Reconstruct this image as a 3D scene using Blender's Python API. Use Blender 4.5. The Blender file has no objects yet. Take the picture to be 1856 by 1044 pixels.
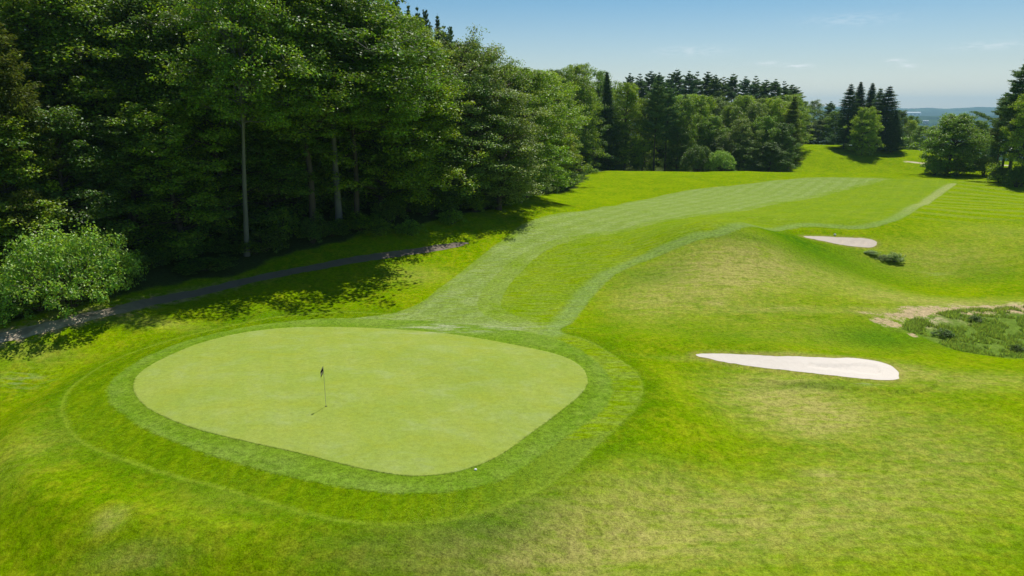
import bpy, math, numpy as np
from mathutils import Vector
R = math.radians
sc = bpy.context.scene
col = sc.collection

# ------------------------------------------------------------------ camera
F = 1237.0; PITCH = R(14.4); H = 15.0          # focal length in photo pixels, tilt, height above the green
cam = bpy.data.cameras.new('camera'); cam_o = bpy.data.objects.new('camera', cam); col.objects.link(cam_o)
cam.sensor_width = 36; cam.lens = 36 * F / 1856; cam.clip_start = 0.1; cam.clip_end = 40000
cam_o.location = (0, 0, H); cam_o.rotation_euler = (R(90) - PITCH, 0, 0)
sc.camera = cam_o

# ------------------------------------------------------------------ sky and sun
SUN_EL, SUN_AZ = R(64), R(25)                  # azimuth clockwise from +Y
w = bpy.data.worlds.new('World'); sc.world = w; w.use_nodes = True
nt = w.node_tree; nt.nodes.clear()
wo = nt.nodes.new('ShaderNodeOutputWorld'); bg = nt.nodes.new('ShaderNodeBackground')
sky = nt.nodes.new('ShaderNodeTexSky'); sky.sky_type = 'NISHITA'; sky.sun_disc = False
sky.sun_elevation = SUN_EL; sky.sun_rotation = SUN_AZ; sky.air_density = 1.0; sky.dust_density = 0.35; sky.ozone_density = 1.6
bg.inputs['Strength'].default_value = 0.088
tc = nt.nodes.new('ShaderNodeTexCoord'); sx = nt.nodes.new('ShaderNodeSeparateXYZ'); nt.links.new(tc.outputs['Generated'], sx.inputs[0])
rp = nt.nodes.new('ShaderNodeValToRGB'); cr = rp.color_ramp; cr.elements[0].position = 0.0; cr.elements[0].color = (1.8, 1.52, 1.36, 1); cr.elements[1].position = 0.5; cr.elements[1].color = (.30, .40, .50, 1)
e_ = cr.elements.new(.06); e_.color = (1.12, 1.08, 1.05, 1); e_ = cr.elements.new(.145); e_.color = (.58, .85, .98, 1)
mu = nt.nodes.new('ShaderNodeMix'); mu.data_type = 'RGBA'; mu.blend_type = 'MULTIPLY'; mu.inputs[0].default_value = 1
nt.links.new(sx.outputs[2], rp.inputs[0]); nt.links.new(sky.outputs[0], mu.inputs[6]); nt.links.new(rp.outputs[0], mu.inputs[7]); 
def wm(op, a, b=0.0):
    x = nt.nodes.new('ShaderNodeMath'); x.operation = op
    for k, v in ((0, a), (1, b)):
        if isinstance(v, (int, float)): x.inputs[k].default_value = v
        else: nt.links.new(v, x.inputs[k])
    return x.outputs[0]
waz = wm('ARCTAN2', sx.outputs[0], sx.outputs[1]); cn = nt.nodes.new('ShaderNodeTexNoise'); cn.inputs['Scale'].default_value = 90; cn.inputs['Detail'].default_value = 5
cmap = nt.nodes.new('ShaderNodeMapping'); cmap.inputs['Scale'].default_value = (1, 1, 4); nt.links.new(tc.outputs['Generated'], cmap.inputs[0]); nt.links.new(cmap.outputs[0], cn.inputs['Vector'])
tot = None
for a_, e0, wa, we, st_ in ((21.8, 3.35, .9, .16, .75), (28.1, 3.5, .55, .16, .8), (29.0, 3.2, .5, .13, .7), (19.6, 3.6, 1.1, .14, .35), (14.0, 4.6, 2.5, .35, .25), (33.5, 4.3, 2.0, .22, .3), (25.0, 6.4, 3.0, .4, .18)):
    u = wm('DIVIDE', wm('SUBTRACT', waz, R(a_)), R(wa)); v_ = wm('DIVIDE', wm('SUBTRACT', sx.outputs[2], math.sin(R(e0))), R(we))
    g_ = wm('MULTIPLY', wm('EXPONENT', wm('MULTIPLY', wm('ADD', wm('MULTIPLY', u, u), wm('MULTIPLY', v_, v_)), -1.0)), st_)
    tot = g_ if tot is None else wm('ADD', tot, g_)
cs = nt.nodes.new('ShaderNodeMapRange'); cs.inputs[1].default_value = .38; cs.inputs[2].default_value = .62; nt.links.new(cn.outputs['Fac'], cs.inputs[0])
mc = nt.nodes.new('ShaderNodeMix'); mc.data_type = 'RGBA'; nt.links.new(wm('MULTIPLY', tot, cs.outputs[0]), mc.inputs[0]); mc.inputs[7].default_value = (12, 11.8, 11.8, 1)
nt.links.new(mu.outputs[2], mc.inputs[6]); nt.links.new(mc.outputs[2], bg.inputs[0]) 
nt.links.new(bg.outputs[0], wo.inputs[0])
sun = bpy.data.lights.new('sun', 'SUN'); sun.energy = 4.4; sun.angle = R(0.5); sun.color = (1.0, 0.965, 0.90)
sun_o = bpy.data.objects.new('sun', sun); col.objects.link(sun_o)
SD = Vector((math.sin(SUN_AZ) * math.cos(SUN_EL), math.cos(SUN_AZ) * math.cos(SUN_EL), math.sin(SUN_EL)))
sun_o.rotation_euler = SD.to_track_quat('Z', 'Y').to_euler(); sun_o.location = (0, 0, 60)
sc.view_settings.view_transform = 'Standard'; sc.view_settings.look = 'None'
sc.view_settings.exposure = 0.12; sc.view_settings.gamma = 1
sc.cycles.max_bounces = 6; sc.cycles.diffuse_bounces = 3; sc.cycles.transmission_bounces = 3
sc.cycles.glossy_bounces = 1; sc.cycles.volume_bounces = 1; sc.cycles.transparent_max_bounces = 8
sc.cycles.caustics_reflective = False; sc.cycles.caustics_refractive = False

# ------------------------------------------------------------------ helpers
def S(v, a, b):
    t = np.clip((np.asarray(v, float) - a) / (b - a), 0, 1); return t * t * (3 - 2 * t)

_rs = np.random.RandomState(7); _LAT = _rs.rand(256, 256)
def vnoise(x, y, s=1.0):
    x = np.asarray(x, float) / s; y = np.asarray(y, float) / s
    xi = np.floor(x).astype(int); yi = np.floor(y).astype(int); fx = x - xi; fy = y - yi
    fx = fx * fx * (3 - 2 * fx); fy = fy * fy * (3 - 2 * fy)
    g = lambda a, b: _LAT[a % 256, b % 256]
    return (g(xi, yi) * (1 - fx) + g(xi + 1, yi) * fx) * (1 - fy) + (g(xi, yi + 1) * (1 - fx) + g(xi + 1, yi + 1) * fx) * fy - 0.5

def gauss(x, y, cx, cy, sx, sy, rot=0):
    dx = x - cx; dy = y - cy; c, s = math.cos(rot), math.sin(rot)
    u = (dx * c + dy * s) / sx; v = (-dx * s + dy * c) / sy
    return np.exp(-0.5 * (u * u + v * v))

FY = [-400, 0, 40, 45, 50, 57, 66, 75, 80, 90, 105, 115, 131, 142, 165, 185, 230, 260, 400]
FX = [-200, -75, -44, -38, -32.5, -27.5, -21.5, -13, -8, -3.5, 0, 3, 8.5, 11, 16, 40, 75, 90, 120]
def forest_edge(y): return np.interp(y, FY, FX)

def height0(x, y):
    x = np.asarray(x, float); y = np.asarray(y, float)
    e = (np.sqrt(((x + 8.5) / 14) ** 2 + ((y - 35.8) / 10.8) ** 2) - 1) * 11
    near = 1 - S(y, 33, 47)
    z = -1.9 * S(e, 2.0, 6.0) * near * (1 - .55 * S(x, -2, 8))
    z = z + 0.25 * S(e, 0, -6) - 0.25
    z = z - 0.5 * np.exp(-((y - 51) / 5.0) ** 2) * S(x, -22, -8) * (1 - S(x, 12, 22))
    z = z + 1.9 * S(y, 53, 84) * (1 - 0.9 * S(y, 90, 130)) + 1.0 * S(y, 120, 165)
    d = forest_edge(y) - x
    z = z + (2.3 * S(d, -16, 4) + .8 * S(d, 0, 8)) * S(y, 25, 55) * (1 - S(y, 100, 150)) + 3.0 * S(d, 10, 90)
    z = z + 3.3 * gauss(x, y, 21.5, 70.0, 7.0, 5.8, 0.3) + 0.9 * gauss(x, y, 30, 84, 12, 5)
    z = z - 1.5 * gauss(x, y, 40, 47.5, 11, 4.5, 0.1) - 2.3 * gauss(x, y, 42, 68, 10, 7) + 0.6 * gauss(x, y, 30, 34, 9, 4)
    z = z + 0.5 * gauss(x, y, 15.5, 43.6, 5, 1.6, -0.2)
    # crest, hollow behind it, second hill
    z = z - 3.4 * S(y, 168, 192) + 7.0 * S(y + 0.10 * (x - 90), 190, 236) - 3.2 * S(x, 118, 165) * S(y, 175, 210)
    z = z + 0.45 * vnoise(x, y, 14) + 0.30 * vnoise(x + 31, y + 9, 5.5) * S(np.abs(e), 2, 9)
    r = np.hypot(x, y)
    right = S(np.arctan2(x, y), R(12), R(26))
    start = 262 - 20 * right
    z = z - 62 * S(r, start, 620 + 500 * (1 - right)) - 20 * S(r, 600, 2500)
    th = np.arctan2(x, y)
    ridge = 175 + 26 * np.sin(th * 7 + 1.0) + 14 * np.sin(th * 19) + 30 * S(th, R(28), R(38)) + 16 * vnoise(th * 60, r * 0, 1)
    z = z + S(r, 5200, 9600) * ridge + S(r, 900, 2500) * 22 * vnoise(x, y, 900)
    return z + S(r, 3200, 4700) * (1 - S(r, 4700, 6300)) * (70 + 60 * vnoise(x, y, 1500))

def ray(px, py):
    xc = (px - 928) / F; yc = (522 - py) / F; c, s = math.cos(PITCH), math.sin(PITCH)
    return np.array([xc, c + s * yc, -s + c * yc])
_T = np.concatenate([np.arange(8, 120, 0.25), np.arange(120, 420, 0.8)])
def at(px, py):
    """the point of the ground seen at a photo pixel"""
    d = ray(px, py); P = d[None, :] * _T[:, None]; P[:, 2] += H
    g = P[:, 2] - height0(P[:, 0], P[:, 1]); i = int(np.argmax(g < 0))
    if g[i] >= 0: i = len(_T) - 1
    a = g[i - 1] / (g[i - 1] - g[i]); t = _T[i - 1] + (_T[i] - _T[i - 1]) * min(max(a, 0), 1)
    return d[0] * t, d[1] * t

def spline(pts, closed=True, n=8):
    P = np.array(pts, float); m = len(P); out = []
    for i in range(m if closed else m - 1):
        if closed: p0, p1, p2, p3 = P[(i - 1) % m], P[i], P[(i + 1) % m], P[(i + 2) % m]
        else: p0, p1, p2, p3 = P[max(i - 1, 0)], P[i], P[i + 1], P[min(i + 2, m - 1)]
        for k in range(n):
            t = k / n
            out.append(0.5 * (2 * p1 + (p2 - p0) * t + (2 * p0 - 5 * p1 + 4 * p2 - p3) * t * t + (3 * p1 - p0 - 3 * p2 + p3) * t ** 3))
    if not closed: out.append(P[-1])
    return np.array(out)
def outline(pts, closed=True, n=6): return spline([at(*p) for p in pts], closed, n)

def seg_dist(X, Y, A, B):
    d = B - A; L = max(float(d @ d), 1e-9); t = np.clip(((X - A[0]) * d[0] + (Y - A[1]) * d[1]) / L, 0, 1)
    return np.hypot(X - A[0] - t * d[0], Y - A[1] - t * d[1])
def sdist(X, Y, poly, closed=True, reach=8.0):
    """signed distance, positive inside (open line: minus the distance)"""
    out = np.full(X.shape, -reach)
    lo = poly.min(0) - reach; hi = poly.max(0) + reach
    m = (X > lo[0]) & (X < hi[0]) & (Y > lo[1]) & (Y < hi[1])
    x, y = X[m], Y[m]; dm = np.full(x.shape, 1e9); ins = np.zeros(x.shape, bool); n = len(poly)
    for i in range(n if closed else n - 1):
        A, B = poly[i], poly[(i + 1) % n]
        dm = np.minimum(dm, seg_dist(x, y, A, B))
        if closed and A[1] != B[1]:
            c = ((A[1] > y) != (B[1] > y)) & (x < (B[0] - A[0]) * (y - A[1]) / (B[1] - A[1]) + A[0]); ins ^= c
    out[m] = np.where(ins, dm, -dm); return np.maximum(out, -reach)

def make_mesh(name, V, faces, mats=(), attrs=None, smooth=False):
    """faces: list of (n,k) integer arrays"""
    me = bpy.data.meshes.new(name); V = np.asarray(V, np.float32)
    faces = [np.asarray(f, np.int32) for f in faces if len(f)]
    me.vertices.add(len(V)); me.vertices.foreach_set('co', V.ravel())
    tot = np.concatenate([np.full(len(f), f.shape[1], np.int32) for f in faces])
    idx = np.concatenate([f.ravel() for f in faces]); me.loops.add(len(idx)); me.loops.foreach_set('vertex_index', idx)
    st = np.concatenate([[0], np.cumsum(tot)[:-1]]).astype(np.int32)
    me.polygons.add(len(tot)); me.polygons.foreach_set('loop_start', st)
    me.polygons.foreach_set('use_smooth', np.full(len(tot), smooth))
    me.update(calc_edges=True)
    for k, a in (attrs or {}).items():
        at_ = me.attributes.new(k, 'FLOAT', 'POINT'); at_.data.foreach_set('value', np.asarray(a, np.float32))
    for m in mats: me.materials.append(m)
    return me
def link(name, me, parent=None, loc=None, rz=0, **kw):
    o = bpy.data.objects.new(name, me); col.objects.link(o)
    if parent: o.parent = parent
    if loc is not None: o.location = loc
    o.rotation_euler[2] = rz
    for k, v in kw.items():
        if v is not None: o[k] = v
    return o

class NT:
    def __init__(s, name):
        s.m = bpy.data.materials.new(name); s.m.use_nodes = True; s.t = s.m.node_tree; s.t.nodes.clear()
        s.out = s.t.nodes.new('ShaderNodeOutputMaterial')
    def n(s, typ, **kw):
        x = s.t.nodes.new(typ)
        for k, v in kw.items(): setattr(x, k, v)
        return x
    def put(s, sock, v):
        if hasattr(v, 'links') or isinstance(v, bpy.types.NodeSocket): s.t.links.new(v, sock)
        elif isinstance(v, (tuple, list)) and len(v) == 3 and sock.type == 'RGBA': sock.default_value = (*v, 1)
        else: sock.default_value = v
    def math(s, op, a, b=0.0, clamp=False):
        x = s.n('ShaderNodeMath', operation=op); x.use_clamp = clamp; s.put(x.inputs[0], a); s.put(x.inputs[1], b); return x.outputs[0]
    def mix(s, f, a, b):
        x = s.n('ShaderNodeMix', data_type='RGBA'); s.put(x.inputs[0], f); s.put(x.inputs[6], a); s.put(x.inputs[7], b); return x.outputs[2]
    def mul(s, a, b):
        x = s.n('ShaderNodeMix', data_type='RGBA', blend_type='MULTIPLY'); x.inputs[0].default_value = 1; s.put(x.inputs[6], a); s.put(x.inputs[7], b); return x.outputs[2]
    def attr(s, name): return s.n('ShaderNodeAttribute', attribute_name=name).outputs['Fac']
    def step(s, v, a, b, lo=0.0, hi=1.0):
        x = s.n('ShaderNodeMapRange', interpolation_type='SMOOTHSTEP'); s.put(x.inputs[0], v)
        for i, k in zip((1, 2, 3, 4), (a, b, lo, hi)): x.inputs[i].default_value = k
        return x.outputs[0]
    def coords(s, scale=(1, 1, 1), rot=(0, 0, 0)):
        g = s.n('ShaderNodeTexCoord'); m = s.n('ShaderNodeMapping'); s.t.links.new(g.outputs['Object'], m.inputs[0])
        m.inputs['Scale'].default_value = scale; m.inputs['Rotation'].default_value = rot; return m.outputs[0]
    def noise(s, scale, detail=3, rough=0.55, vec=None, dist=0.0):
        x = s.n('ShaderNodeTexNoise'); x.inputs['Scale'].default_value = scale; x.inputs['Detail'].default_value = detail
        x.inputs['Roughness'].default_value = rough; x.inputs['Distortion'].default_value = dist
        s.put(x.inputs['Vector'], vec if vec is not None else s.coords()); return x.outputs['Fac']
    def surf(s, colr, rough=0.8, bump=None, bstr=0.3, bdist=0.05, spec=0.2):
        b = s.n('ShaderNodeBsdfPrincipled'); s.put(b.inputs['Base Color'], colr); s.put(b.inputs['Roughness'], rough)
        b.inputs['Specular IOR Level'].default_value = spec
        if bump is not None:
            u = s.n('ShaderNodeBump'); u.inputs['Strength'].default_value = bstr; u.inputs['Distance'].default_value = bdist
            s.put(u.inputs['Height'], bump); s.t.links.new(u.outputs[0], b.inputs['Normal'])
        s.t.links.new(b.outputs[0], s.out.inputs[0]); return b

# ------------------------------------------------------------------ outlines on the ground (traced from the photo, laid on the terrain)
GREEN = outline([(242, 697), (256, 674), (300, 648), (370, 620), (455, 601), (560, 593), (680, 595), (800, 604), (920, 623), (1010, 643), (1052, 664),
                 (1065, 690), (1052, 715), (1010, 750), (960, 787), (910, 823), (860, 846), (800, 860), (730, 862), (640, 846), (540, 821), (440, 799), (350, 776), (280, 747), (250, 722)])
COLLAR = outline([(194, 712), (208, 684), (250, 655), (320, 624), (410, 600), (510, 584), (620, 577), (760, 581), (900, 594), (1000, 612), (1068, 645), (1108, 690), (1098, 738),
                  (1030, 790), (928, 860), (870, 881), (800, 893), (720, 895), (640, 886), (540, 868), (440, 842), (345, 812), (258, 774), (210, 742)])
RING = outline([(112, 750), (118, 715), (150, 685), (200, 655), (290, 622), (400, 594), (520, 572), (640, 566), (800, 572), (950, 594), (1050, 612), (1112, 645), (1152, 675), (1164, 705),
                (1150, 740), (1103, 787), (1043, 842), (978, 888), (900, 922), (800, 946), (700, 952), (600, 942), (500, 916), (400, 886), (300, 860), (200, 826), (138, 795)])
FAIR = outline([(560, 583), (640, 577), (720, 566), (768, 545), (800, 520), (840, 490), (880, 458), (920, 428), (950, 405), (1000, 389), (1080, 378), (1160, 363), (1240, 346), (1340, 335), (1420, 326),
                (1500, 321.5), (1600, 323), (1715, 326), (1735, 332), (1700, 358), (1650, 388), (1590, 411), (1450, 413), (1335, 418), (1270, 434), (1200, 462), (1135, 487), (1090, 520), (1060, 556), (1040, 582), (1015, 600),
                (1060, 617), (1112, 645), (1152, 675), (1163, 703), (1150, 738), (1100, 785), (1000, 790), (900, 700), (700, 620)], n=5)
FAIR_PALE = outline([(600, 575), (720, 560), (768, 540), (840, 485), (920, 425), (950, 400), (1080, 374), (1240, 342), (1420, 323), (1600, 319), (1590, 327), (1500, 350), (1300, 386), (1160, 410),
                     (1060, 428), (990, 446), (940, 478), (900, 520), (890, 560), (960, 596), (900, 640), (700, 620)], n=5)
STRIP = outline([(1000, 605), (1035, 570), (1066, 530), (1110, 495), (1190, 458), (1262, 430), (1325, 416), (1450, 409.5), (1588, 408), (1646, 384), (1695, 355), (1730, 333)], False, 10)
PATH = outline([(-110, 640), (-50, 622), (0, 611), (60, 598), (130, 580), (215, 561), (300, 541), (400, 520), (500, 497), (600, 478), (700, 462), (790, 449), (850, 440), (880, 433), (915, 424)], False, 6)
BUNK1 = outline([(1258, 644), (1300, 641), (1400, 645), (1500, 649), (1545, 649), (1590, 655), (1618, 665), (1628, 677), (1622, 689), (1560, 686), (1450, 674), (1350, 662), (1290, 651)], n=4)
BUNK2 = outline([(1452, 429), (1480, 428.5), (1540, 431), (1575, 433.5), (1590, 440), (1583, 448), (1560, 448.5), (1520, 443), (1480, 435)], n=4)
WASTE = outline([(1632, 594), (1655, 577), (1700, 567), (1760, 560), (1860, 556), (1990, 560), (2010, 640), (1856, 650), (1800, 646), (1730, 634), (1680, 614)], n=4)
FARSAND = [(1640, 293), (1665, 295), (1700, 297), (1740, 298), (1790, 299), (1830, 300)]
FARSAND = outline(FARSAND, False, 4)

def height(x, y):
    z = height0(x, y)
    b1 = sdist(x, y, BUNK1, reach=5); b2 = sdist(x, y, BUNK2, reach=5)
    z = z - 0.24 * S(b1, -0.1, 2.6) - 0.25 * S(b2, -0.1, 1.5)
    nearside = S(-(y - 38.5 - 0.0 * x), -1.5, 0.5)
    z = z + 0.16 * np.exp(-((b1 + 0.9) / 0.6) ** 2) * nearside + 0.18 * np.exp(-((b2 + 1.2) / 0.8) ** 2) * (1 - S(y, 78.5, 81.5))
    p = sdist(x, y, PATH, closed=False, reach=4)
    return z - 0.04 * S(p, -1.0, -.5)

# ------------------------------------------------------------------ the ground sheet (one fan of triangles out to the far hills)
th = np.concatenate([np.arange(-42, 42.001, 0.125), np.arange(44, 318, 3.0)]) * math.pi / 180
_py = np.arange(1060, 326, -2.0); _ang = PITCH + np.arctan((_py - 522) / F)
rr = np.concatenate([[0.01, 2, 5, 9, 13, 16], H / np.tan(_ang), np.arange(H / math.tan(_ang[-1]) + 1.5, 300, 1.6), np.geomspace(305, 16000, 75)])
rr = np.unique(rr); NR, NTH = len(rr), len(th)
RR, TH = np.meshgrid(rr, th, indexing='ij'); GX = (RR * np.sin(TH)).ravel(); GY = (RR * np.cos(TH)).ravel()
GZ = height(GX, GY)
i, j = np.meshgrid(np.arange(NR - 1), np.arange(NTH), indexing='ij'); j2 = (j + 1) % NTH
a, b, c_, d_ = (i * NTH + j).ravel(), (i * NTH + j2).ravel(), ((i + 1) * NTH + j2).ravel(), ((i + 1) * NTH + j).ravel()
TRI = np.concatenate([np.stack([a, c_, b], 1), np.stack([a, d_, c_], 1)])

def blobs(rows):
    out = np.zeros(GX.shape)
    for px, py, rx, ry, s in rows:
        x0, y0 = at(px, py); x1, _ = at(px + rx, py); _, y1 = at(px, py - ry)
        out += s * gauss(GX, GY, x0, y0, abs(x1 - x0) + .01, abs(y1 - y0) + .01)
    return np.clip(out, 0, 1.2)
AT = {
    'sd_green': sdist(GX, GY, GREEN), 'sd_collar': sdist(GX, GY, COLLAR), 'sd_ring': sdist(GX, GY, RING),
    'sd_fair': sdist(GX, GY, FAIR), 'sd_pale': sdist(GX, GY, FAIR_PALE, reach=12), 'sd_strip': sdist(GX, GY, STRIP, False),
    'sd_path': sdist(GX, GY, PATH, False), 'sd_b1': sdist(GX, GY, BUNK1), 'sd_b2': sdist(GX, GY, BUNK2), 'sd_waste': sdist(GX, GY, WASTE),
    'sd_farsand': sdist(GX, GY, FARSAND, False),
    'dry': blobs([(1450, 600, 120, 22, .25), (1150, 560, 40, 30, .25), (1650, 850, 160, 60, .2), (700, 1010, 100, 30, .25), (80, 800, 70, 40, .22), (420, 900, 80, 30, .2), (1290, 500, 90, 34, .95), (1390, 470, 60, 28, .75), (1220, 545, 70, 22, .45), (1420, 720, 80, 32, 1.0), (1330, 940, 200, 45, .35), (1180, 1000, 160, 40, .35), (1480, 755, 90, 18, .4), (1000, 960, 130, 50, .6), (900, 1010, 120, 40, .5),
                  (1200, 900, 120, 40, .35), (1500, 860, 30, 8, .5), (1700, 800, 110, 50, .3), (1530, 960, 150, 40, .25), (200, 940, 18, 13, .75), (250, 1010, 60, 20, .4), (205, 575, 150, 8, .4), (60, 640, 60, 14, .3),
                  (1700, 470, 120, 25, .45), (1560, 520, 40, 16, .35), (1640, 670, 30, 8, .7), (1750, 690, 130, 12, .5), (1400, 643, 120, 4, .5), (1730, 549, 110, 6, .7), (1590, 565, 40, 6, .6),
                  (760, 500, 40, 12, .35), (1300, 550, 10, 3, .8), (1430, 560, 60, 5, .5), (960, 600, 30, 3, .35), (1820, 420, 80, 12, .3), (1470, 780, 50, 10, .4), (1600, 890, 140, 30, .3), (1160, 305, 30, 3, .8)]),
    'bare': blobs([(1606, 585, 17, 6, 1.0), (1638, 573, 18, 4, .8), (1575, 567, 26, 3, .4), (1672, 567, 22, 4, .9), (1715, 562, 50, 3.5, .9), (1790, 559, 50, 3.5, .9), (1840, 560, 30, 5, 1.1), (1770, 590, 14, 3, .6), (1712, 597, 12, 3, .7), (1655, 608, 6, 3, .8)]),
    'lush': blobs([(1500, 470, 80, 14, .6), (1430, 430, 50, 6, .7), (1180, 500, 60, 14, .5), (1320, 425, 60, 5, .4), (880, 950, 60, 16, .45), (1800, 500, 60, 14, .4), (1640, 610, 70, 18, .6), (1470, 700, 90, 5, .5),
                   (1100, 600, 30, 20, .35), (1300, 610, 80, 14, .4), (250, 830, 60, 14, .3), (540, 580, 90, 5, .3), (1560, 615, 60, 14, .5), (470, 560, 120, 8, .3)]),
    'pale': blobs([(880, 595, 70, 5, .8), (790, 592, 40, 3, .8), (770, 604, 30, 2, .5), (1570, 700, 16, 2, .5), (1690, 500, 20, 5, .2), (40, 690, 30, 12, .3)]),
    'floor': S(forest_edge(GY) - GX + 2.5 * vnoise(GX, GY, 2.2), -5.0, -.5) * (1 - S(np.hypot(GX, GY), 300, 400)) * S(GY, -80, 20),  # wood floor, reaching past the edge to paint the grass's shade darker
    'far': S(np.hypot(GX, GY), 262, 330),
}

def grass_material(name):
    """short and long turf: the mowing zones are mixed by distance to their outlines"""
    N = NT(name)
    n1 = N.noise(0.22, 4, 0.6); n2 = N.noise(1.3, 5, 0.65); n3 = N.noise(9.0, 4, 0.7)
    st = N.noise(1.0, 5, 0.7, N.coords((2.2, 0.55, 1), (0, 0, R(28))))
    st2 = N.noise(1.0, 5, 0.72, N.coords((0.5, 2.6, 1), (0, 0, R(12))))
    fine = N.noise(14.0, 4, 0.8); grain = N.noise(3.6, 7, 0.82)
    # rough
    c = N.mix(N.step(n1, .3, .7), (0.132, 0.246, 0.000), (0.200, 0.306, 0.000))
    c = N.mix(N.math('MULTIPLY', N.step(n2, .42, .66), .8), c, (0.262, 0.315, 0.006))
    c = N.mix(N.math('MULTIPLY', N.step(st, .5, .78), .45), c, (0.060, 0.140, 0.002))
    # right-hand slope is a coarser, greyer sward
    dry = N.attr('dry'); dn = N.math('MULTIPLY', dry, N.step(N.math('ADD', N.math('MULTIPLY', st2, .6), N.math('MULTIPLY', n2, .4)), .34, .62, .25, 1.15))
    c = N.mix(N.math('MULTIPLY', dn, 1.0, True), c, (0.375, 0.355, 0.095))
    c = N.mix(N.math('MULTIPLY', N.math('MULTIPLY', dry, N.step(n3, .55, .75)), N.step(n2, .5, .65, 0, .8)), c, (0.36, 0.26, 0.09))
    c = N.mix(N.math('MULTIPLY', N.attr('lush'), N.step(n2, .3, .6, .5, 1)), c, (0.055, 0.165, 0.004))
    # tiny dead patches and clover over everything
    sp = N.step(N.noise(2.6, 6, 0.75, N.coords((1, 1, 1), (0, 0, .4))), .66, .76)
    c = N.mix(N.math('MULTIPLY', sp, .5), c, (0.30, 0.29, 0.06))
    wob = N.math('ADD', N.math('MULTIPLY', N.math('SUBTRACT', n3, .5), .6), N.math('MULTIPLY', N.math('SUBTRACT', n2, .5), .5))
    def zone(attr, w, extra=0.0): return N.step(N.math('ADD', N.math('ADD', N.attr(attr), wob), extra), -w, w)
    # mown ring round the green, with hatching left by the mower
    ring = zone('sd_ring', .12)
    rg = N.mix(N.step(st, .38, .66), (0.088, 0.178, 0.001), (0.150, 0.232, 0.002))
    c = N.mix(N.math('MULTIPLY', ring, .85), c, rg)
    edge = N.step(N.math('ABSOLUTE', N.math('ADD', N.attr('sd_ring'), wob)), .32, 0)
    c = N.mix(N.math('MULTIPLY', edge, .5), c, (0.235, 0.330, 0.025))
    oe = N.math('MULTIPLY', N.step(N.attr('sd_ring'), -2.2, -.2), N.step(N.attr('sd_ring'), .05, -.1)); c = N.mix(N.math('MULTIPLY', oe, .5), c, (0.060, 0.150, 0.002))
    gp = N.n('ShaderNodeSeparateXYZ'); N.put(gp.inputs[0], N.coords()); rside = N.math('MULTIPLY', N.step(gp.outputs[0], -3, 4), ring)
    c = N.mix(N.math('MULTIPLY', rside, .7), c, (0.185, 0.275, 0.030))
    # stripes on the slopes beyond the fairway
    wv = N.n('ShaderNodeTexWave', wave_type='BANDS'); N.put(wv.inputs['Vector'], N.coords((1, 1, 1), (0, 0, R(-38)))); wv.inputs['Scale'].default_value = .05
    wv.inputs['Distortion'].default_value = 4.0; wv.inputs['Detail'].default_value = 2; wv.inputs['Detail Scale'].default_value = .3
    # fairway: bright half, pale half mown the other way, paler edging strip
    f1 = N.mix(N.step(n1, .3, .7), (0.160, 0.272, 0.001), (0.212, 0.300, 0.004))
    f1 = N.mix(N.math('MULTIPLY', N.step(st2, .42, .64), .7), f1, (0.230, 0.312, 0.045))
    f2 = N.mix(N.step(n2, .3, .7), (0.240, 0.325, 0.090), (0.278, 0.350, 0.108))
    f2 = N.mix(N.math('MULTIPLY', N.step(st2, .45, .62), .75), f2, (0.190, 0.278, 0.016))
    f2 = N.mix(N.math('MULTIPLY', N.step(wv.outputs['Fac'], .3, .7), .22), f2, (0.175, 0.270, 0.045))
    fwv = N.n('ShaderNodeTexWave', wave_type='BANDS'); N.put(fwv.inputs['Vector'], N.coords((1, 1, 1), (0, 0, R(34)))); fwv.inputs['Scale'].default_value = .13
    fwv.inputs['Distortion'].default_value = .8; fwv.inputs['Detail'].default_value = 2; fwv.inputs['Detail Scale'].default_value = .4
    gwv = N.n('ShaderNodeTexWave', wave_type='BANDS'); N.put(gwv.inputs['Vector'], N.coords((1, 1, 1), (0, 0, R(-20)))); gwv.inputs['Scale'].default_value = .22
    gwv.inputs['Distortion'].default_value = .5; gwv.inputs['Detail Scale'].default_value = .5
    pale = N.math('MULTIPLY', N.step(N.math('ADD', N.attr('sd_pale'), N.math('ADD', N.math('MULTIPLY', N.math('SUBTRACT', n1, .5), 2.5), N.math('MULTIPLY', N.math('SUBTRACT', st2, .5), 2.5))), -.9, .6), N.step(n1, .25, .5, .75, 1))
    fw = N.mix(pale, f1, f2)
    fw = N.mix(N.math('MULTIPLY', N.step(fwv.outputs['Fac'], .35, .65), .28), fw, (0.165, 0.262, 0.018))
    fw = N.mix(N.math('MULTIPLY', N.step(N.math('ADD', N.attr('sd_strip'), wob), -1.4, -.4, 0, .76), N.step(st2, .3, .55, .5, 1)), fw, N.mix(N.step(gp.outputs[1], 86, 112), N.mix(n2, (0.170, 0.280, 0.060), (0.245, 0.330, 0.095)), (0.340, 0.380, 0.140)))
    c = N.mix(zone('sd_fair', .15), c, fw)
    sl = N.math('MULTIPLY', N.step(gp.outputs[0], 48, 60), N.math('MULTIPLY', N.step(gp.outputs[1], 80, 92), N.step(gp.outputs[1], 160, 145))); sl = N.math('MULTIPLY', sl, N.step(wv.outputs['Fac'], .45, .8))
    c = N.mix(N.math('MULTIPLY', N.math('MULTIPLY', sl, .38), N.step(N.attr('sd_fair'), 0, -.3)), c, (0.26, 0.32, 0.06))
    # collar
    cl = N.mix(N.step(n2, .3, .7), (0.128, 0.240, 0.012), (0.182, 0.284, 0.028))
    cl = N.mix(N.math('MULTIPLY', N.step(n1, .45, .65), .6), cl, (0.200, 0.290, 0.045))
    cl = N.mix(N.math('MULTIPLY', N.step(N.attr('sd_green'), -1.1, -.2), .45), cl, (0.140, 0.240, 0.006))
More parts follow.
